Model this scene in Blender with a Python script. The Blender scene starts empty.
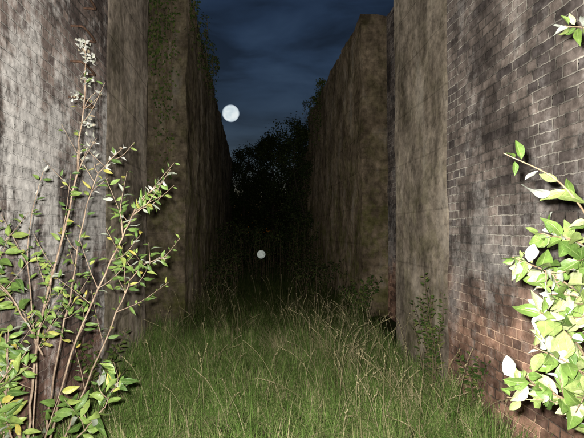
import bpy, math, random
import numpy as np
from mathutils import Vector, noise, Matrix
random.seed(7); rng=np.random.default_rng(7)
scene=bpy.context.scene
R=math.radians

# ---------------------------------------------------------------- helpers
def link(o,parent=None):
    scene.collection.objects.link(o)
    if parent: o.parent=parent
    return o
def empty(name,loc=(0,0,0)):
    e=bpy.data.objects.new(name,None); e.location=(0,0,0); e.empty_display_size=.3
    return link(e)
class MB:
    """mesh builder with uv + material index"""
    def __init__(s): s.v=[];s.f=[];s.m=[];s.uv=[]
    def add(s,verts,faces,mat=0,uvs=None):
        b=len(s.v); s.v.extend(verts)
        for f in faces:
            s.f.append([i+b for i in f]); s.m.append(mat)
            if uvs is None: s.uv.extend([(0,0)]*len(f))
            else: s.uv.extend([uvs[i] for i in f])
    def obj(s,name,mats,smooth=True,parent=None):
        me=bpy.data.meshes.new(name)
        me.from_pydata([tuple(v) for v in s.v],[],s.f)
        uvl=me.uv_layers.new(name='UVMap')
        uvl.data.foreach_set('uv',np.array(s.uv,dtype=np.float32).ravel())
        me.polygons.foreach_set('material_index',np.array(s.m,dtype=np.int32))
        me.polygons.foreach_set('use_smooth',np.array([smooth]*len(s.f)))
        for m in mats: me.materials.append(m)
        me.update()
        return link(bpy.data.objects.new(name,me),parent)

def tube(mb,pts,radii,mat=0,sides=6):
    pts=[Vector(p) for p in pts]; n=len(pts); verts=[];faces=[]
    for i,p in enumerate(pts):
        t=(pts[min(i+1,n-1)]-pts[max(i-1,0)]).normalized()
        a=t.cross(Vector((.3,.9,.2))); 
        if a.length<1e-3: a=t.cross(Vector((1,0,0)))
        a.normalize(); b=t.cross(a)
        for k in range(sides):
            an=2*math.pi*k/sides
            verts.append(p+(a*math.cos(an)+b*math.sin(an))*radii[i])
    for i in range(n-1):
        for k in range(sides):
            k2=(k+1)%sides
            faces.append((i*sides+k,i*sides+k2,(i+1)*sides+k2,(i+1)*sides+k))
    mb.add(verts,faces,mat)

def spline(pts,n=6):
    pts=[Vector(p) for p in pts]; P=[pts[0]*2-pts[1]]+pts+[pts[-1]*2-pts[-2]]
    out=[]
    for i in range(1,len(P)-2):
        for k in range(n):
            t=k/n
            a,b,c,d=P[i-1],P[i],P[i+1],P[i+2]
            out.append(.5*((2*b)+(c-a)*t+(2*a-5*b+4*c-d)*t*t+(3*b-3*c+d-a)*t**3))
    out.append(pts[-1]); return out

def leaf(mb,base,d,up,L,W,mat=0,curl=.25,fold=.25,stations=7,shape=.8,twist=0.0):
    d=Vector(d).normalized(); up=Vector(up)
    s=d.cross(up)
    if s.length<1e-3: s=d.cross(Vector((1,0,.3)))
    s.normalize(); u=s.cross(d).normalized()
    verts=[];uvs=[];faces=[]
    wav=random.uniform(0,6)
    for i in range(stations):
        t=i/(stations-1)
        w=W*.5*math.sin(math.pi*min(1,t**shape))*(1.0 if t>0 else 0)+W*.02
        drop=-curl*L*t*t
        c=Vector(base)+d*(L*t*(1-.15*curl*t))+u*drop
        tw=twist*t
        ss=s*math.cos(tw)+u*math.sin(tw); uu=u*math.cos(tw)-s*math.sin(tw)
        r=math.sin(wav+t*9)*.06*W
        for k,q in ((0,-1),(1,-.5),(2,0),(3,.5),(4,1)):
            verts.append(c+ss*(w*q)+uu*(fold*w*abs(q)**1.3+ (r if abs(q)==1 else 0)))
            uvs.append((t,.5+.5*q))
    for i in range(stations-1):
        for k in range(4):
            a=i*5+k
            faces.append((a,a+1,a+6,a+5))
    mb.add(verts,faces,mat,uvs)
def fleaf(mb,base,d,up,L,W,mat=0):
    """light folded leaf for distant foliage"""
    d=Vector(d).normalized(); s=d.cross(Vector(up))
    if s.length<1e-3: s=Vector((1,0,0))
    s.normalize(); u=s.cross(d); b=Vector(base)
    mb.add([b,b+d*L*.5+s*W*.5+u*W*.15,b+d*L,b+d*L*.5-s*W*.5+u*W*.15],[(0,1,2),(0,2,3)],mat)

def rv(s=1): return Vector((random.gauss(0,s),random.gauss(0,s),random.gauss(0,s)))

# ---------------------------------------------------------------- materials
def newmat(name):
    m=bpy.data.materials.new(name); m.use_nodes=True
    nt=m.node_tree; nt.nodes.clear()
    out=nt.nodes.new('ShaderNodeOutputMaterial'); return m,nt,out
class N:
    def __init__(s,nt): s.nt=nt
    def n(s,t,**k):
        x=s.nt.nodes.new(t)
        for a,b in k.items():
            setattr(x,a,b)
        return x
    def l(s,a,b): s.nt.links.new(a,b)
    def math(s,op,a,b=None,clamp=False):
        x=s.n('ShaderNodeMath',operation=op,use_clamp=clamp)
        for i,q in enumerate((a,b)):
            if q is None: continue
            if isinstance(q,(int,float)): x.inputs[i].default_value=q
            else: s.l(q,x.inputs[i])
        return x.outputs[0]
    def noise(s,vec,scale,detail=4,rough=.6,mapping=None,dist=0,off=None):
        if mapping or off:
            mp=s.n('ShaderNodeMapping'); mp.inputs['Scale'].default_value=mapping or (1,1,1)
            if off: mp.inputs['Location'].default_value=off
            s.l(vec,mp.inputs['Vector']); vec=mp.outputs[0]
        x=s.n('ShaderNodeTexNoise'); x.inputs['Scale'].default_value=scale; x.inputs['Detail'].default_value=detail
        x.inputs['Roughness'].default_value=rough; x.inputs['Distortion'].default_value=dist
        s.l(vec,x.inputs['Vector']); return x.outputs['Fac']
    def ramp(s,fac,stops,interp='LINEAR'):
        x=s.n('ShaderNodeValToRGB'); x.color_ramp.interpolation=interp
        e=x.color_ramp.elements
        while len(e)<len(stops): e.new(.5)
        for el,(p,c) in zip(e,stops):
            el.position=p; el.color=(c,c,c,1) if isinstance(c,(int,float)) else (*c,1)
        s.l(fac,x.inputs[0]); return x.outputs[0]
    def mix(s,fac,a,b,mode='MIX'):
        x=s.n('ShaderNodeMix',data_type='RGBA',blend_type=mode)
        for i,q in ((0,fac),(6,a),(7,b)):
            if isinstance(q,(int,float)): x.inputs[i].default_value=q
            elif isinstance(q,tuple): x.inputs[i].default_value=(*q,1)
            else: s.l(q,x.inputs[i])
        return x.outputs[2]
    def maprange(s,v,a,b,c=0,d=1):
        x=s.n('ShaderNodeMapRange',interpolation_type='SMOOTHSTEP'); s.l(v,x.inputs[0])
        for i,q in enumerate((a,b,c,d)): x.inputs[i+1].default_value=q
        return x.outputs[0]

def brick_mat(name,c1,c2,mortar,white_lo,white_hi,white_amt,low_red,wth=(.52,.66),redz=(1.2,1.75),wcol=(.42,.40,.37)):
    m,nt,out=newmat(name); g=N(nt)
    tc=g.n('ShaderNodeTexCoord'); sep=g.n('ShaderNodeSeparateXYZ'); g.l(tc.outputs['Object'],sep.inputs[0])
    X,Y,Z=sep.outputs
    obj=tc.outputs['Object']
    nd=g.noise(obj,2.2,1); nd2=g.noise(obj,26,2)
    yy=g.math('ADD',g.math('ADD',Y,X),g.math('ADD',g.math('MULTIPLY',nd,.03),g.math('MULTIPLY',nd2,.02)))
    zz=g.math('ADD',Z,g.math('ADD',g.math('MULTIPLY',nd,.022),g.math('MULTIPLY',nd2,.02)))
    cmb=g.n('ShaderNodeCombineXYZ'); g.l(yy,cmb.inputs[0]); g.l(zz,cmb.inputs[1])
    bt=g.n('ShaderNodeTexBrick'); g.l(cmb.outputs[0],bt.inputs['Vector'])
    bt.offset=.5; bt.squash=.5; bt.squash_frequency=2
    bt.inputs['Scale'].default_value=1; bt.inputs['Brick Width'].default_value=.235; bt.inputs['Row Height'].default_value=.076
    bt.inputs['Mortar Size'].default_value=.0065; bt.inputs['Mortar Smooth'].default_value=.5; bt.inputs['Bias'].default_value=0
    bt.inputs['Color1'].default_value=(*c1,1); bt.inputs['Color2'].default_value=(*c2,1); bt.inputs['Mortar'].default_value=(*mortar,1)
    col=bt.outputs['Color']; fac=bt.outputs['Fac']
    n3=g.noise(obj,2.5,4,.68,off=(3,1,7))
    zr=g.math('ADD',Z,g.math('MULTIPLY',n3,.9))
    lowf=g.maprange(zr,redz[0],redz[1],1,0)
    red=g.mix(1,col,low_red,'MULTIPLY')
    col=g.mix(lowf,col,red)
    n1=g.noise(obj,1.5,5,.66)
    b1=g.ramp(n1,[(.36,.45),(.5,.9),(.66,1.5)])
    col=g.mix(1.0,col,b1,'MULTIPLY')
    n2=g.noise(obj,13,4,.72)
    b2=g.ramp(n2,[(.3,.5),(.72,1.45)])
    col=g.mix(1.0,col,b2,'MULTIPLY')
    sm=g.ramp(n1,[(.45,.85),(.52,0)])
    col=g.mix(g.math('MULTIPLY',sm,fac),col,(.06,.052,.045))
    st=g.noise(obj,1.0,5,.66,mapping=(3.2,3.2,.7)); s2=g.math('ADD',g.math('MULTIPLY',st,.48),g.math('ADD',g.math('MULTIPLY',n2,.17),g.math('MULTIPLY',n3,.35)))
    band=g.math('MULTIPLY',g.maprange(Z,white_lo-.5,white_lo+.4),g.maprange(Z,white_hi-.5,white_hi+.6,1,0))
    wf=g.math('MULTIPLY',g.maprange(g.math('ADD',s2,g.math('MULTIPLY',band,.09)),wth[0],wth[1]),white_amt,True)
    wc=g.mix(1,wcol,b2,'MULTIPLY')
    col=g.mix(wf,col,wc)
    dk=g.ramp(st,[(.36,.45),(.50,1)])
    col=g.mix(.7,col,dk,'MULTIPLY')
    p=g.n('ShaderNodeBsdfDiffuse'); g.l(col,p.inputs['Color']); p.inputs['Roughness'].default_value=.6
    h=g.math('SUBTRACT',g.math('MULTIPLY',n2,1.2),g.math('MULTIPLY',fac,g.math('SUBTRACT',.95,g.math('MULTIPLY',wf,.5))))
    bp=g.n('ShaderNodeBump'); bp.inputs['Strength'].default_value=.9; bp.inputs['Distance'].default_value=.012
    g.l(h,bp.inputs['Height']); g.l(bp.outputs[0],p.inputs['Normal'])
    g.l(p.outputs[0],out.inputs[0]); return m

def concrete_mat(name,c1,c2,moss=.5,lift=.62,lineamt=.3):
    m,nt,out=newmat(name); g=N(nt)
    tc=g.n('ShaderNodeTexCoord'); obj=tc.outputs['Object']
    sep=g.n('ShaderNodeSeparateXYZ'); g.l(obj,sep.inputs[0]); Z=sep.outputs[2]
    n1=g.noise(obj,1.3,5,.66); n2=g.noise(obj,8,6,.74)
    col=g.mix(g.ramp(n1,[(.36,0),(.62,1)]),c1,c2)
    col=g.mix(1,col,g.ramp(n2,[(.3,.35),(.5,.95),(.68,1.55)]),'MULTIPLY')
    ns=g.noise(obj,1,5,.70,mapping=(2.1,2.1,.7))
    col=g.mix(.8,col,g.ramp(ns,[(.38,.35),(.5,.85),(.62,1.2)]),'MULTIPLY')
    col=g.mix(g.math('MULTIPLY',g.ramp(ns,[(.56,0),(.68,1)]),.3),col,(.38,.36,.31))
    zz=g.math('ADD',Z,g.math('MULTIPLY',n1,.05))
    fr=g.math('FRACT',g.math('DIVIDE',zz,lift))
    ln=g.math('MULTIPLY',g.maprange(fr,0,.025),g.maprange(fr,.975,1,1,0))
    col=g.mix(lineamt,col,g.ramp(ln,[(0,.35),(1,1)]),'MULTIPLY')
    ms=g.ramp(g.noise(obj,3.0,5,.72,off=(9,2,4)),[(.46,0),(.60,1)])
    ms=g.math('MULTIPLY',ms,g.maprange(Z,.2,4.5,1,.3))
    mc=g.mix(1,(.10,.11,.022),g.ramp(n2,[(.3,.5),(.7,1.5)]),'MULTIPLY')
    col=g.mix(g.math('MULTIPLY',ms,moss),col,mc)
    p=g.n('ShaderNodeBsdfDiffuse'); g.l(col,p.inputs['Color']); p.inputs['Roughness'].default_value=.6
    h=g.math('ADD',g.math('MULTIPLY',n2,1.0),g.math('MULTIPLY',ln,lineamt))
    bp=g.n('ShaderNodeBump'); bp.inputs['Strength'].default_value=.8; bp.inputs['Distance'].default_value=.022
    g.l(h,bp.inputs['Height']); g.l(bp.outputs[0],p.inputs['Normal'])
    g.l(p.outputs[0],out.inputs[0]); return m

def leaf_mat(name,stops,back=None,transl=.25,rough=.45,veins=True,spec=.4):
    m,nt,out=newmat(name); g=N(nt)
    geo=g.n('ShaderNodeNewGeometry')
    col=g.ramp(geo.outputs['Random Per Island'],stops)
    if veins:
        tc=g.n('ShaderNodeTexCoord')
        col=g.mix(1,col,g.ramp(g.noise(tc.outputs['Object'],40,3),[(.3,.65),(.7,1.3)]),'MULTIPLY')
        uv=g.n('ShaderNodeUVMap'); s=g.n('ShaderNodeSeparateXYZ'); g.l(uv.outputs[0],s.inputs[0])
        av=g.math('ABSOLUTE',g.math('SUBTRACT',s.outputs[1],.5))
        mid=g.maprange(av,.015,.05,1,0)
        w=g.math('FRACT',g.math('SUBTRACT',g.math('MULTIPLY',s.outputs[0],8),g.math('MULTIPLY',av,4)))
        sv=g.math('ADD',g.maprange(w,0,.1,1,0),g.maprange(w,.9,1,0,1))
        vf=g.math('MAXIMUM',mid,g.math('MULTIPLY',sv,.45),)
        col=g.mix(g.math('MULTIPLY',vf,.4),col,(.34,.42,.16))
    if back: col=g.mix(geo.outputs['Backfacing'],col,back)
    if veins:
        p=g.n('ShaderNodeBsdfPrincipled'); g.l(col,p.inputs['Base Color']); p.inputs['Roughness'].default_value=rough
        p.inputs['Specular IOR Level'].default_value=spec
        bp=g.n('ShaderNodeBump'); bp.inputs['Strength'].default_value=.5; bp.inputs['Distance'].default_value=.002
        g.l(g.math('SUBTRACT',1,vf),bp.inputs['Height']); g.l(bp.outputs[0],p.inputs['Normal'])
    else:
        p=g.n('ShaderNodeBsdfDiffuse'); g.l(col,p.inputs[0])
    if transl<=0:
        g.l(p.outputs[0],out.inputs[0]); return m
    t=g.n('ShaderNodeBsdfTranslucent'); g.l(col,t.inputs[0])
    mx=g.n('ShaderNodeMixShader'); mx.inputs[0].default_value=transl
    g.l(p.outputs[0],mx.inputs[1]); g.l(t.outputs[0],mx.inputs[2]); g.l(mx.outputs[0],out.inputs[0]); return m

def bark_mat(name,c1,c2,scale=30):
    m,nt,out=newmat(name); g=N(nt)
    tc=g.n('ShaderNodeTexCoord')
    col=g.mix(g.ramp(g.noise(tc.outputs['Object'],scale,3),[(.35,0),(.65,1)]),c1,c2)
    p=g.n('ShaderNodeBsdfDiffuse'); g.l(col,p.inputs['Color'])
    g.l(p.outputs[0],out.inputs[0]); return m

M_brickL=brick_mat('old_brick_limed',(.25,.195,.165),(.11,.088,.08),(.27,.25,.22),1.4,2.6,.85,(1.05,.80,.70),(.485,.60),(.9,1.5))
M_brickR=brick_mat('old_brick_dark',(.24,.195,.165),(.095,.08,.074),(.38,.345,.29),1.0,1.9,.32,(1.45,1.05,.85),(.53,.64),(1.0,1.9))  # low bricks are redder, and also lightened to paint in the flash highlight
M_concL=concrete_mat('concrete_quoin_weathered',(.33,.275,.215),(.20,.165,.128),.25)
M_concR=concrete_mat('concrete_quoin_weathered_b',(.31,.26,.20),(.18,.147,.11),.25)
M_inner=concrete_mat('concrete_stained_falloff',(.29,.225,.15),(.145,.11,.072),.6,.7)  # stained concrete, base colour also darkened to imitate flash falloff
M_innerL=concrete_mat('concrete_stained_dark_falloff',(.23,.185,.125),(.12,.095,.065),.55,.8)  # left side wall, flash falloff dimmed into its stained tone too

# ---------------------------------------------------------------- walls
def block(name,x0,x1,y0,y1,z0,z1,mat,parent,res=.16,amp=.018):
    mb=MB(); idx={}
    def lin(a,b,r):
        n=max(1,int(round((b-a)/r))); return [a+(b-a)*i/n for i in range(n+1)]
    xs=lin(x0,x1,.3); ys=lin(y0,y1,res); zs=lin(z0,z1,res)
    verts=[];faces=[]
    def V(x,y,z):
        k=(round(x,4),round(y,4),round(z,4))
        if k not in idx:
            p=Vector(k); n=noise.noise_vector(p*1.6)*amp+noise.noise_vector(p*6+Vector((5,0,0)))*amp*.6
            if z>=z1-1e-4: n.z+=noise.noise(p*1.1)*.08+noise.noise(p*5)*.05
            idx[k]=len(verts); verts.append(p+n)
        return idx[k]
    for A,B,fn in ((ys,zs,lambda a,b:(x0,a,b)),(ys,zs,lambda a,b:(x1,a,b)),(xs,zs,lambda a,b:(a,y0,b)),(xs,zs,lambda a,b:(a,y1,b)),(xs,ys,lambda a,b:(a,b,z1)),(xs,ys,lambda a,b:(a,b,z0))):
        for i in range(len(A)-1):
            for j in range(len(B)-1):
                faces.append((V(*fn(A[i],B[j])),V(*fn(A[i+1],B[j])),V(*fn(A[i+1],B[j+1])),V(*fn(A[i],B[j+1]))))
    mb.add(verts,faces); o=mb.obj(name,[mat],smooth=True,parent=parent)
    import bmesh
    bm=bmesh.new(); bm.from_mesh(o.data); bmesh.ops.recalc_face_normals(bm,faces=bm.faces)
    for e in bm.edges:
        if len(e.link_faces)==2 and e.calc_face_angle(0)>.7: e.smooth=False
    bm.to_mesh(o.data); bm.free()
    return o
WL=empty('lock_wall'); WR=empty('lock_wall')
WT=5.75
block('brick_panel',-2.9,-1.50,-4,4.92,-.3,WT,M_brickL,WL)
block('concrete_quoin',-2.9,-1.485,4.93,6.73,-.3,WT,M_concL,WL,.12)
block('recess_back',-3.0,-2.15,6.74,7.63,-.3,WT-.02,M_brickL,WL)
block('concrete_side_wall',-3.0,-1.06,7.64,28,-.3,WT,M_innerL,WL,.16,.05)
block('brick_panel',1.95,3.3,-4,4.36,-.3,WT+.1,M_brickR,WR)
block('concrete_quoin',1.935,3.3,4.37,5.95,-.3,WT+.1,M_concR,WR,.12)
block('recess_back',2.6,3.3,5.96,8.46,-.3,WT,M_brickR,WR)
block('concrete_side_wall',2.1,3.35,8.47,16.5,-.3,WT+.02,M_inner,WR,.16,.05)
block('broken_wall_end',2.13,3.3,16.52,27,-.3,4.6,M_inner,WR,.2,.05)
M_iron=bark_mat('rusty_iron',(.09,.055,.04),(.20,.12,.08),40)
M_wire=bark_mat('dark_iron',(.02,.018,.016),(.035,.03,.025),40)
mb=MB()   # iron step staples let into the left wall
for z in (2.72,3.02,3.32,3.62):
    tube(mb,spline([(-1.56,3.92,z),(-1.44,3.92,z),(-1.39,3.95,z-.005),(-1.39,4.20,z-.01),(-1.44,4.23,z),(-1.56,4.23,z)],4),[.010]*21,0,8)
mb.obj('step_irons',[M_iron],parent=WL)

# ---------------------------------------------------------------- ground
def gz(x,y):
    near=1 if abs(x)<6 and -5<y<40 else .3
    return (noise.noise(Vector((x*.8,y*.6,0)))*.07+noise.noise(Vector((x*2.6,y*2.6,3)))*.03)*near
mb=MB(); 
def axis(lims):
    out=[]
    for a,b,n in lims: out+=list(np.linspace(a,b,n,endpoint=False))
    return out+[lims[-1][1]]
xs=axis([(-900,-60,8),(-60,-6,12),(-6,6,70),(6,60,12),(60,900,8)])
ys=axis([(-900,-60,6),(-60,-4,8),(-4,32,150),(32,100,14),(100,1200,8)])
vs=[(x,y,gz(x,y)) for x in xs for y in ys]; ny=len(ys)
fs=[(i*ny+j,(i+1)*ny+j,(i+1)*ny+j+1,i*ny+j+1) for i in range(len(xs)-1) for j in range(ny-1)]
mb.add(vs,fs)
m,nt,out=newmat('soil_and_litter'); g=N(nt); tc=g.n('ShaderNodeTexCoord'); o_=tc.outputs['Object']
c=g.mix(g.ramp(g.noise(o_,4,4,.7),[(.35,0),(.6,1)]),(.05,.045,.025),(.055,.08,.025))
c=g.mix(1,c,g.ramp(g.noise(o_,60,3,.7),[(.3,.5),(.7,1.4)]),'MULTIPLY')
p=g.n('ShaderNodeBsdfDiffuse'); g.l(c,p.inputs[0])
g.l(p.outputs[0],out.inputs[0])
mb.obj('ground',[m])

# ---------------------------------------------------------------- grass
def blades(name,n,xr,yr,hr,wid,mat,ypow=1.0,lean=.6,clump=True,flow=(0,0)):
    seg=4
    x=rng.uniform(*xr,n); u=rng.uniform(0,1,n)**ypow; y=yr[0]+(yr[1]-yr[0])*u
    if clump:
        nc=max(20,n//45); cx=rng.uniform(*xr,nc); cy=yr[0]+(yr[1]-yr[0])*rng.uniform(0,1,nc)**ypow
        ci=rng.integers(0,nc,n); sel=rng.random(n)<.7
        x=np.where(sel,cx[ci]+rng.normal(0,.05,n),x); y=np.where(sel,cy[ci]+rng.normal(0,.05,n),y)
        ch=rng.uniform(.4,1.7,nc)[ci]; cdx=rng.normal(0,1.0,nc)[ci]; cdy=rng.normal(0,1.0,nc)[ci]
    else: ch=np.ones(n); cdx=cdy=np.zeros(n)
    x=np.clip(x,xr[0],xr[1])
    z=np.array([gz(a,b) for a,b in zip(x,y)])-.01
    h=rng.uniform(*hr,n)*ch
    edge=np.clip(1-np.minimum(x-xr[0],xr[1]-x)/.5,0,1); h=h*(1+.35*edge)
    an=rng.uniform(0,2*np.pi,n); dx=np.cos(an)+cdx*1.2+flow[0]; dy=np.sin(an)+cdy*1.2+flow[1]
    dl=np.hypot(dx,dy)+1e-6; dx/=dl; dy/=dl
    ln=rng.uniform(.2,1.3,n)*lean
    wx=-dy; wy=dx
    V=np.zeros((n,(seg)*2+1,3),dtype=np.float32)
    for k in range(seg+1):
        t=k/seg
        off=ln*t**1.8*h; zz=h*(t-.38*np.minimum(ln,1.4)*t**2.5)
        px=x+dx*off; py=y+dy*off; pz=z+zz
        w=wid*(1-t**1.5)*rng.uniform(.95,1.05,n)
        if k<seg:
            V[:,2*k]=np.stack([px+wx*w,py+wy*w,pz],1); V[:,2*k+1]=np.stack([px-wx*w,py-wy*w,pz],1)
        else: V[:,2*k]=np.stack([px,py,pz],1)
    V[:,:,0]=np.clip(V[:,:,0],xr[0]-.02,xr[1]+.02)
    nv=2*seg+1
    F=[]
    for k in range(seg-1): F.append([2*k,2*k+1,2*k+3,2*k+2])
    quads=np.array(F); tri=np.array([2*seg-2,2*seg-1,2*seg])
    base=(np.arange(n)*nv)[:,None]
    loops=np.concatenate([np.concatenate([q+base for q in quads],axis=1),tri+base],axis=1).ravel()
    per=[4]*(seg-1)+[3]
    tot=np.tile(per,n); start=np.concatenate([[0],np.cumsum(tot)[:-1]])
    me=bpy.data.meshes.new(name)
    me.vertices.add(n*nv); me.vertices.foreach_set('co',V.ravel())
    me.loops.add(len(loops)); me.loops.foreach_set('vertex_index',loops.astype(np.int32))
    me.polygons.add(len(tot)); me.polygons.foreach_set('loop_start',start.astype(np.int32)); me.polygons.foreach_set('loop_total',tot.astype(np.int32))
    me.update(calc_edges=True); me.validate(); me.materials.append(mat)
    return me
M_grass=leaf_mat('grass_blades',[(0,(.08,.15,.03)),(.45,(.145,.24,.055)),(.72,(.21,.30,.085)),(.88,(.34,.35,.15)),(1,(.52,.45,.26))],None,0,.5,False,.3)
M_grassf=leaf_mat('shaded_grass_blades',[(0,(.03,.05,.012)),(.6,(.055,.08,.02)),(1,(.12,.11,.05))],None,0,.5,False,.3)  # darker copy for far grass, flash falloff put into the colour
M_straw=leaf_mat('dry_grass',[(0,(.34,.29,.15)),(.6,(.50,.43,.26)),(1,(.28,.26,.11))],None,0,.6,False,.2)
gp=empty('grass')
for nm,a in (('near_blades',(54000,(-1.47,1.92),(2.3,8.0),(.09,.30),.0028,M_grass,1.0,1.25)),
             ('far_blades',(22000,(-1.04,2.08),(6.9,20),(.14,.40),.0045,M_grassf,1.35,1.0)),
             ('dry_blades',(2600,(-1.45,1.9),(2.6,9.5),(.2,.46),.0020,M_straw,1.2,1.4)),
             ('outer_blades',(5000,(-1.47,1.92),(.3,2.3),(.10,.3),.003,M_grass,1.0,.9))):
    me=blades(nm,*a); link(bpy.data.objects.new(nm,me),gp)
mb=MB()
def stalk(x,y,h,lx,ly):
    z=gz(x,y); pts=spline([(x,y,z),(x+lx*.25,y+ly*.25,z+h*.45),(x+lx*.6,y+ly*.6,z+h*.8),(x+lx,y+ly,z+h)],4)
    tube(mb,pts,[.0016-.0009*i/len(pts) for i in range(len(pts))],0,4)
    d=(pts[-1]-pts[-3]).normalized(); n=random.randint(10,22)
    for k in range(n):
        q=pts[-1]-d*(k*.009); r=(rv(.5)+d*1.3).normalized()
        fleaf(mb,q,r,rv(),random.uniform(.012,.022),.005,0)
for i in range(290):
    if random.random()<.55: x=random.uniform(.5,1.85); y=random.uniform(3.0,7.5)
    else: x=random.uniform(-1.4,1.8); y=random.uniform(3.4,10)
    stalk(x,y,random.uniform(.3,.72),random.gauss(0,.18),random.gauss(0,.18))
mb.obj('seed_stalks',[M_straw],parent=gp)

# ---------------------------------------------------------------- buddleia at left wall
M_bstem=bark_mat('buddleia_stem',(.20,.14,.10),(.40,.31,.22))
M_bleaf=leaf_mat('buddleia_leaf',[(0,(.06,.12,.025)),(.5,(.13,.22,.045)),(.82,(.24,.33,.08)),(.93,(.42,.44,.10)),(1,(.44,.36,.07))],(.42,.46,.36),.22)
M_bdry=leaf_mat('pale_new_leaf',[(0,(.36,.37,.29)),(.6,(.46,.46,.39)),(1,(.32,.24,.16))],(.47,.47,.42),.2)
def leafy(mb,pts,dens,L,W,mats=(1,),start=.2,updir=(0,-1,.6),spread=.9,droop=.15,var=.3):
    n=len(pts); tot=sum((pts[i+1]-pts[i]).length for i in range(n-1)); k=int(tot*dens)
    for j in range(k):
        t=start+(1-start)*(j+random.random())/k; f=t*(n-1); i=min(int(f),n-2)
        p=pts[i].lerp(pts[i+1],f-i); d=(pts[i+1]-pts[i]).normalized()
        side=rv().cross(d).normalized()
        dd=(d*.55+side*spread+Vector((0,0,-droop))).normalized()
        l=L*random.uniform(1-var,1+var)*(1-.35*max(0,t-.75)*4*.6)
        q=p+dd*.008
        leaf(mb,q,dd,Vector(updir)+rv(.6),l,W*l/L*random.uniform(.75,1.15),random.choice(mats),random.uniform(-.1,.6),random.uniform(.05,.6),6,random.uniform(.65,.95),random.uniform(-1,1))
mb=MB()
stems=[
 ([(-1.28,2.8,0),(-1.25,2.75,.43),(-1.14,2.7,1.02),(-1.03,2.68,1.7),(-.965,2.7,2.3),(-.97,2.72,2.70)],.009,.0025),
 ([(-1.25,2.82,0),(-1.18,2.8,.40),(-.97,2.7,1.0),(-.76,2.65,1.5),(-.64,2.62,1.78),(-.51,2.6,1.88)],.0075,.002),
 ([(-1.22,2.85,0),(-1.10,2.9,.42),(-.80,2.85,1.1),(-.66,2.8,1.36),(-.48,2.75,1.46)],.0065,.002),
 ([(-1.30,2.82,0),(-1.33,2.7,.5),(-1.38,2.6,.95),(-1.34,2.5,1.35),(-1.30,2.45,1.50)],.008,.0025),
 ([(-1.26,2.86,0),(-1.2,2.9,.6),(-1.06,2.85,1.3),(-.93,2.8,1.8),(-.73,2.78,2.12)],.007,.0018),
 ([(-1.31,2.75,0),(-1.36,2.6,.4),(-1.30,2.45,.75),(-1.10,2.4,1.0)],.007,.002),
 ([(-1.2,2.7,0),(-1.0,2.6,.35),(-.82,2.55,.62),(-.68,2.5,.80)],.006,.002),
 ([(-1.24,2.8,.3),(-1.22,2.75,.9),(-1.24,2.7,1.5),(-1.16,2.7,1.95)],.005,.0018),
 ([(-1.16,2.7,.9),(-1.25,2.6,1.2),(-1.36,2.5,1.42),(-1.42,2.45,1.5)],.005,.002)]
for si,(cp,r0,r1) in enumerate(stems):
    pts=spline([Vector(c)+rv(.016) for c in cp],6); n=len(pts)
    for q in range(2,n): pts[q]=pts[q]+rv(.004)
    tube(mb,pts,[r0+(r1-r0)*i/(n-1) for i in range(n)],0,7)
    low=si in (3,5,6,8)
    leafy(mb,pts,26 if low else (8 if si in (0,7) else 12),.085 if low else .055,.034 if low else .018,(1,),.3 if low else .42)
    for k in range({0:15,1:12,2:10,3:9,4:10,5:6,6:4,7:8,8:4}[si]):
        f=random.uniform(.3,.95 if si else .85)*(n-1); i=min(int(f),n-2); p=pts[i]; d=(pts[i+1]-pts[i]).normalized()
        s=Vector((random.uniform(-.9,1),random.uniform(-.8,.3),random.uniform(.0,.7))).normalized()
        l=random.uniform(.10,.38)
        sp=spline([p,p+(d*.4+s*.6)*l*.5+rv(.012),p+(d*.4+s*.7)*l+Vector((0,0,.04))],4)
        tube(mb,sp,[.0026-.0016*q/(len(sp)-1) for q in range(len(sp))],0,5)
        hi=p.z>1.75
        leafy(mb,sp,30 if hi else 38,.03 if hi else (.075 if low else .048),.011 if hi else (.03 if low else .018),(2,2,1) if hi else (1,),.2,var=.5)
    for k in range(9):
        e=pts[-1-random.randint(0,3)]
        leaf(mb,e,rv()+Vector((0,0,.8)),rv(),random.uniform(.02,.045),.014,2 if not low else 1,.5,.3,5)
for z0,x0,y0 in ((2.69,-.97,2.72),(2.60,-.93,2.70),(2.47,-.94,2.69),(2.38,-.99,2.7),(2.22,-.92,2.69)):
    for k in range(26):
        b=Vector((x0,y0,z0))+rv(.018)
        leaf(mb,b,rv(),rv(),random.uniform(.012,.028),.014,2,.6,.4,4)
for k in range(14):
    a=random.uniform(0,6.28); b=Vector((-1.27+random.uniform(-.12,.12),2.7+random.uniform(-.1,.1),.1)); l=random.uniform(.4,1.05)
    sp=spline([b,b+Vector((math.cos(a)*.12,math.sin(a)*.12-.05,l*.6)),b+Vector((math.cos(a)*.22,math.sin(a)*.22-.12,l))],5)
    for q in sp: q.x=max(q.x,-1.46)
    tube(mb,sp,[.005-.003*q/(len(sp)-1) for q in range(len(sp))],0,5)
    leafy(mb,sp,26,.08,.032,(1,),.3,var=.45)
mb.obj('buddleia_shrub',[M_bstem,M_bleaf,M_bdry])

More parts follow.
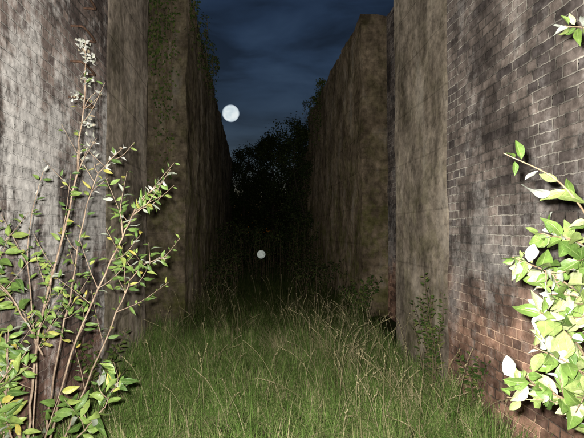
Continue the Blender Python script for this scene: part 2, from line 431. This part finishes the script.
# ---------------------------------------------------------------- goat willow at right, close to camera
M_wstem=bark_mat('willow_stem',(.20,.13,.08),(.34,.27,.17))
M_wleaf=leaf_mat('willow_leaf',[(0,(.07,.14,.025)),(.4,(.14,.22,.045)),(.7,(.27,.33,.11)),(1,(.46,.48,.28))],(.55,.58,.50),.22,.4)
mb=MB()
arches=[
 [(1.62,1.9,0),(1.5,1.8,.7),(1.40,1.65,1.35),(1.26,1.55,1.60),(1.04,1.5,1.76),(.87,1.5,1.87)],
 [(1.64,1.85,0),(1.5,1.7,.8),(1.3,1.6,1.27),(1.1,1.52,1.44),(.88,1.48,1.50)],
 [(1.60,1.9,0),(1.45,1.75,.7),(1.25,1.6,1.10),(1.07,1.5,1.28),(.95,1.47,1.34)],
 [(1.66,1.88,0),(1.5,1.7,.55),(1.3,1.58,.95),(1.12,1.5,1.13),(.95,1.46,1.20)],
 [(1.6,1.82,0),(1.42,1.7,.5),(1.22,1.55,.92),(1.04,1.5,1.06),(.90,1.5,1.09)],
 [(1.68,1.9,0),(1.6,1.8,1.0),(1.5,1.7,1.7),(1.42,1.62,2.1),(1.28,1.58,2.33),(1.15,1.55,2.36)],
 [(1.62,1.86,0),(1.5,1.75,.9),(1.38,1.65,1.36),(1.24,1.6,1.54),(1.04,1.56,1.60)],
 [(1.64,1.86,0),(1.5,1.75,.75),(1.34,1.62,1.2),(1.2,1.56,1.34),(1.03,1.52,1.40)]]
for ai,a in enumerate(arches):
    pts=spline([Vector(c)+rv(.014) for c in a],6); n=len(pts)
    tube(mb,pts,[.008-.0064*i/(n-1) for i in range(n)],0,7)
    if ai==0:   leafy(mb,pts,4,.07,.036,(1,),.6,spread=.8)
    elif ai==5: leafy(mb,pts,4,.07,.036,(1,),.85)
    else:       leafy(mb,pts,25,.074,.043,(1,),.45,spread=.8,var=.5)
    for k in range(5 if ai not in (0,5) else 0):
        i=int(random.uniform(.6,.92)*(n-1)); p=pts[i]; l=random.uniform(.10,.20)
        s=Vector((random.uniform(-.9,.3),random.uniform(-.6,.4),random.uniform(-.6,.6)))
        sp=spline([p,p+s*l*.5,p+s*l+Vector((0,0,.02))],4)
        tube(mb,sp,[.003-.0018*q/(len(sp)-1) for q in range(len(sp))],0,5)
        leafy(mb,sp,28,.066,.038,(1,),.15,var=.5)
for b,d,u,L,W in (((1.04,1.50,1.74),(-1,-.1,-.05),(0,.6,-1),.13,.065),((1.05,1.5,1.73),(.9,-.3,-.1),(0,-1,.6),.12,.055),
                  ((.90,1.48,1.84),(-.1,-.3,-.9),(0,-1,.3),.05,.022),((.93,1.48,1.50),(-.5,-.3,-.9),(0,-1,.3),.08,.035),((1.0,1.49,1.32),(-.3,-.2,-1),(0,1,.2),.10,.07)):
    leaf(mb,b,d,u,L,W,1,.25,.25,9,.8,.2)
mb.obj('goat_willow_shrub',[M_wstem,M_wleaf])

# ---------------------------------------------------------------- small weeds at wall feet
M_dleaf=leaf_mat('dull_leaf',[(0,(.03,.055,.015)),(.6,(.065,.10,.025)),(1,(.13,.14,.045))],None,0,.6,False,.2)
M_dstem=bark_mat('dull_stem',(.12,.085,.055),(.2,.155,.10))
def weed(name,x,y,h,n,L,W,spread=.25,xlim=None,mat=None,dens=40):
    mb=MB()
    for k in range(n):
        a=random.uniform(0,6.28); hh=h*random.uniform(.55,1.05); b=Vector((x+random.gauss(0,.05),y+random.gauss(0,.07),gz(x,y)-.02))
        sp=spline([b,b+Vector((math.cos(a)*spread*.3,math.sin(a)*spread*.4,hh*.5)),b+Vector((math.cos(a)*spread,math.sin(a)*spread,hh))],6)
        if xlim:
            for q in sp: q.x=min(max(q.x,xlim[0]),xlim[1])
        tube(mb,sp,[.005-.0036*q/(len(sp)-1) for q in range(len(sp))],0,5)
        leafy(mb,sp,dens,L,W,(1,),.12)
    return mb.obj(name,[M_dstem,mat or M_dleaf])
weed('wall_foot_weed',1.78,4.35,1.2,14,.05,.018,.17,(1.3,1.90))
weed('wall_foot_weed',1.85,3.75,.6,8,.05,.02,.2,(1.3,1.91))
weed('wall_foot_weed',-1.35,4.2,.8,9,.06,.025,.25,(-1.44,0))
weed('wall_foot_weed',1.95,8.0,.9,12,.07,.03,.35,(1.2,2.5))

# ---------------------------------------------------------------- nettle / bramble thicket deeper in the cutting
M_thick=leaf_mat('bramble_leaf',[(0,(.02,.03,.012)),(.6,(.04,.06,.018)),(1,(.09,.10,.035))],None,0,.6,False,.2)
def thicket(name,xr,yr,hr,n,L):
    mb=MB()
    for k in range(n):
        x=random.uniform(*xr); y=random.uniform(*yr); h=random.uniform(*hr); a=random.uniform(0,6.28)
        r=random.uniform(.2,.7); b=Vector((x,y,-.03))
        e=b+Vector((math.cos(a)*r,math.sin(a)*r,h*random.uniform(.6,1)))
        sp=spline([b,b+Vector((math.cos(a)*r*.35,math.sin(a)*r*.35,h*.75)),e],4)
        for q in sp: q.x=min(max(q.x,xr[0]-.05),xr[1]+.05)
        tube(mb,sp,[.005-.003*q/(len(sp)-1) for q in range(len(sp))],0,4)
        t=sum((sp[i+1]-sp[i]).length for i in range(len(sp)-1))
        for j in range(int(t*34)):
            f=random.random()*(len(sp)-1); i=min(int(f),len(sp)-2); p=sp[i].lerp(sp[i+1],f-i)
            d=rv(); fleaf(mb,p+d.normalized()*.03,d,Vector((0,0,1))+rv(.5),L*random.uniform(.6,1.3),L*.6,1)
    return mb.obj(name,[M_dstem,M_thick])
thicket('bramble_thicket',(-1.0,2.05),(13.5,19),(1.0,2.4),150,.075)
thicket('nettle_patch',(-1.0,-.3),(10,14),(.5,1.3),50,.06)
thicket('nettle_patch',(1.0,2.05),(9.2,14),(.5,1.2),55,.06)

# ---------------------------------------------------------------- trees
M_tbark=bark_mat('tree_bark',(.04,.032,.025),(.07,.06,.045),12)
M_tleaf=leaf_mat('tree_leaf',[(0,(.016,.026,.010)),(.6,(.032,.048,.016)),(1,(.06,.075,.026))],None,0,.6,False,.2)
def tree(name,x,y,h,r,nlimb,nleaf,L,trunk=.12,low=.25,xlim=None):
    mb=MB(); top=Vector((x+random.uniform(-.3,.3),y,h*.9))
    tr=spline([(x,y,-.1),(x+random.uniform(-.15,.15),y,h*.3),(x+random.uniform(-.3,.3),y+random.uniform(-.2,.2),h*.6),top],6)
    n=len(tr); tube(mb,tr,[trunk*(1-.88*i/(n-1)) for i in range(n)],0,8)
    twigs=[]
    for k in range(nlimb):
        t=low+(1-low)*k/nlimb; i=min(int(t*(n-1)),n-2); p=tr[i]; a=k*2.4+random.uniform(-.4,.4)
        rr=r*random.uniform(.6,1.15)*math.sin(math.pi*min(1,.25+.72*(t-low)/(1-low)))**.7
        e=p+Vector((math.cos(a)*rr,math.sin(a)*rr,rr*random.uniform(.15,.8)))
        mid=p.lerp(e,.5)+Vector((0,0,.12*rr))
        sp=spline([p,mid,e],5); tube(mb,sp,[trunk*.35*(1-t*.5)*(1-.85*q/(len(sp)-1)) for q in range(len(sp))],0,5)
        for j in range(5):
            q=sp[random.randint(3,len(sp)-1)]; s=rv().normalized()*rr*random.uniform(.25,.5)+Vector((0,0,.08))
            sp2=spline([q,q+s*.5+rv(.03),q+s],3); tube(mb,sp2,[.010*(1-.7*w/(len(sp2)-1)) for w in range(len(sp2))],0,4)
            twigs.append(sp2)
    for k in range(nleaf):
        tw=random.choice(twigs); q=tw[random.randint(1,len(tw)-1)]+rv(.13)
        if xlim and not(xlim[0]<q.x<xlim[1]) and q.z<6: continue
        fleaf(mb,q,rv(),rv(.6)+Vector((0,0,1)),L*random.uniform(.6,1.3),L*.65,1)
    return mb.obj(name,[M_tbark,M_tleaf])
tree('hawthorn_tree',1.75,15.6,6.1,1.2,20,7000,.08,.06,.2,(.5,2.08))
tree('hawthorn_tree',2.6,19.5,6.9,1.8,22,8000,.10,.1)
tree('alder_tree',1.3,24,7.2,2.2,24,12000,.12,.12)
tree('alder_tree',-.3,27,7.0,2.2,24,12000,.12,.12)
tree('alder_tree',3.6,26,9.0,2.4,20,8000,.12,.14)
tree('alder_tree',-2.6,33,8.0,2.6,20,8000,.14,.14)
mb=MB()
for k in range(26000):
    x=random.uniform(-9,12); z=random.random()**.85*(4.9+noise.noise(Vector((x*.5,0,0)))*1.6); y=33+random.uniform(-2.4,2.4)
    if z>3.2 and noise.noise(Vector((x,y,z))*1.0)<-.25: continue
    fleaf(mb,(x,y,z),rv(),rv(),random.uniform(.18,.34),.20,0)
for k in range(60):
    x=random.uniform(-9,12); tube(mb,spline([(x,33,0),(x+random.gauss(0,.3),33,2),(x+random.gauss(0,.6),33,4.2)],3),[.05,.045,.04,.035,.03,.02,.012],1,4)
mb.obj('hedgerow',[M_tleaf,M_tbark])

# ---------------------------------------------------------------- ivy / plants on wall tops
def ivy(name,x,side,yr,ztop,n,hang,L=.06,out_=1.0):
    mb=MB()
    for k in range(n):
        y=random.uniform(*yr); hgt=random.uniform(.1,.45)*(out_ if out_<1 else 1)
        b=Vector((x-side*random.uniform(.0,.35),y,ztop-.04))
        e=b+Vector((side*random.uniform(-.1,.2)*out_,random.gauss(0,.15),hgt))
        hl=random.uniform(.1,1)*hang
        pts=spline([b,e,e+Vector((side*.08*out_,random.gauss(0,.1),-hgt*.6)),Vector((x+side*random.uniform(.03,.06),e.y+random.gauss(0,.1),ztop-hl))],4)
        tube(mb,pts,[.004]*len(pts),0,4)
        t=sum((pts[i+1]-pts[i]).length for i in range(len(pts)-1))
        for j in range(int(t*46)):
            f=random.random()*(len(pts)-1); i=min(int(f),len(pts)-2); p=pts[i].lerp(pts[i+1],f-i)+rv(.03)
            d=rv(.5)+Vector((side*.3,0,-.5)); fleaf(mb,p,d,Vector((side,-.4,.6))+rv(.4),L*random.uniform(.6,1.3),L*.8,1)
    return mb.obj(name,[M_dstem,M_dleaf])
ivy('ivy_growth',-1.06,1,(7.7,12.0),WT,60,.9)
ivy('ivy_growth',-1.12,1,(12.0,15),WT,16,.35,.06,.4)
ivy('ivy_growth',2.1,-1,(13,16.4),WT,34,1.6)
mb=MB()
for k in range(20):
    x=-1.48+random.uniform(-.2,.25); y=7.5+random.uniform(-.12,.08); zb=random.uniform(2.2,4.8)
    pts=spline([(x,y+.1,WT+.1),(x+random.gauss(0,.08),y,4.9),(x+random.gauss(0,.1),y,zb)],7)
    tube(mb,pts,[.004]*len(pts),0,4)
    for j in range(50):
        p=random.choice(pts)+rv(.06); fleaf(mb,p,rv(.5)+Vector((0,0,-.6)),Vector((.2,-1,.3))+rv(.4),random.uniform(.03,.065),.045,1)
mb.obj('hanging_ivy',[M_dstem,M_dleaf])

# ---------------------------------------------------------------- probable lens artefact, made up as a glowing disc on an added post
m,nt,out=newmat('artefact_disc_glow'); g=N(nt)
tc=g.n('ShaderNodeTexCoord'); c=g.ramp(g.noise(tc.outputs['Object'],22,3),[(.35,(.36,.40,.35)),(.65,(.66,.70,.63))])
em=g.n('ShaderNodeEmission'); g.l(c,em.inputs[0]); em.inputs[1].default_value=.48; g.l(em.outputs[0],out.inputs[0]); M_artefact=m  # steady emission gives the disc its brightness, nothing is reflected
def artefact_disc(x,y,z,r):
    mb=MB(); tube(mb,[(x,y+.03,-.1),(x,y+.03,z+r*.6)],[.006,.006],0,8)
    seg=28; 
    def ring(rr,yy): return [(x+rr*math.cos(2*math.pi*k/seg),yy,z+rr*math.sin(2*math.pi*k/seg)) for k in range(seg)]
    rings=[ring(r,y+.012),ring(r,y-.006),ring(r*.9,y-.014)]
    vs=sum(rings,[]); fs=[]
    for a in range(2):
        for k in range(seg): fs.append((a*seg+k,a*seg+(k+1)%seg,(a+1)*seg+(k+1)%seg,(a+1)*seg+k))
    fs.append(tuple(range(seg))[::-1]); mb.add(vs,fs,0)
    vs=[(x,y-.03,z)]; fs=[]
    for a in range(1,5):
        rr=r*.9*a/4; yy=y-.03+.017*(a/4)**2; vs+=ring(rr,yy)
    for k in range(seg): fs.append((0,1+k,1+(k+1)%seg))
    for a in range(3):
        for k in range(seg): fs.append((1+a*seg+k,1+a*seg+(k+1)%seg,1+(a+1)*seg+(k+1)%seg,1+(a+1)*seg+k))
    mb.add(vs,fs,1); mb.obj('artefact_disc_post',[M_wire,M_artefact])
artefact_disc(.28,11.5,1.04,.115)

# ---------------------------------------------------------------- moon
m,nt,out=newmat('moon_surface'); g=N(nt); tc=g.n('ShaderNodeTexCoord')
c=g.ramp(g.noise(tc.outputs['Generated'],2.6,3,.5),[(.36,(.66,.77,.82)),(.6,(.86,.93,.95))])
lw=g.n('ShaderNodeLayerWeight'); lw.inputs[0].default_value=.5
c=g.mix(g.ramp(lw.outputs['Facing'],[(.45,0),(.95,1)]),c,(.12,.17,.25))
em=g.n('ShaderNodeEmission'); g.l(c,em.inputs[0]); em.inputs[1].default_value=.9; g.l(em.outputs[0],out.inputs[0])
bpy.ops.mesh.primitive_uv_sphere_add(segments=64,ring_count=48,radius=11.2,location=(-25.5,600,157))
mo=bpy.context.object; mo.name='moon'; mo.data.materials.append(m)
for p_ in mo.data.polygons: p_.use_smooth=True

# ---------------------------------------------------------------- world: dusk sky with thin cloud
w=bpy.data.worlds.new('World'); scene.world=w; w.use_nodes=True; nt=w.node_tree; nt.nodes.clear(); g=N(nt)
sky=g.n('ShaderNodeTexSky'); sky.sky_type='NISHITA'; sky.sun_disc=False
sky.sun_elevation=R(1.5); sky.sun_rotation=R(180); sky.air_density=1.0; sky.dust_density=.3; sky.ozone_density=3
tc=g.n('ShaderNodeTexCoord')
cl=g.noise(tc.outputs['Generated'],3.0,5,.52,mapping=(1.0,1.0,4.2),dist=.35)
cf=g.ramp(cl,[(.36,(.5,.47,.45)),(.5,(.9,.9,.9)),(.64,(1.3,1.26,1.2))])
col=g.mix(1,sky.outputs[0],cf,'MULTIPLY')
col=g.mix(1,col,(1.25,.98,1.0),'MULTIPLY')
bg=g.n('ShaderNodeBackground'); g.l(col,bg.inputs[0]); bg.inputs[1].default_value=.062
wo=g.n('ShaderNodeOutputWorld'); g.l(bg.outputs[0],wo.inputs[0])

# ---------------------------------------------------------------- lights
ld=bpy.data.lights.new('moonlight','SUN'); ld.energy=.01; ld.angle=R(.5); ld.color=(.8,.88,1)
lo=link(bpy.data.objects.new('moonlight',ld)); lo.rotation_euler=Vector((-26.5,600,156)).to_track_quat('Z','Y').to_euler()
yaw=R(-5.24); pitch=R(90+1.63)
fl=bpy.data.lights.new('camera_flash','SPOT'); fl.energy=1050; fl.spot_size=R(145); fl.spot_blend=1.0; fl.shadow_soft_size=.02; fl.color=(1,.97,.93)
fo=link(bpy.data.objects.new('camera_flash',fl)); fo.location=(-.05,-.01,1.65); fo.rotation_euler=(pitch,0,yaw)

# ---------------------------------------------------------------- camera
cd=bpy.data.cameras.new('camera'); cd.lens=28.2; cd.sensor_width=36; cd.clip_start=.05; cd.clip_end=3000
co=link(bpy.data.objects.new('camera',cd)); co.location=(0,0,1.6); co.rotation_euler=(pitch,0,yaw)
scene.camera=co
scene.view_settings.view_transform='Standard'; scene.view_settings.look='None'; scene.view_settings.exposure=0
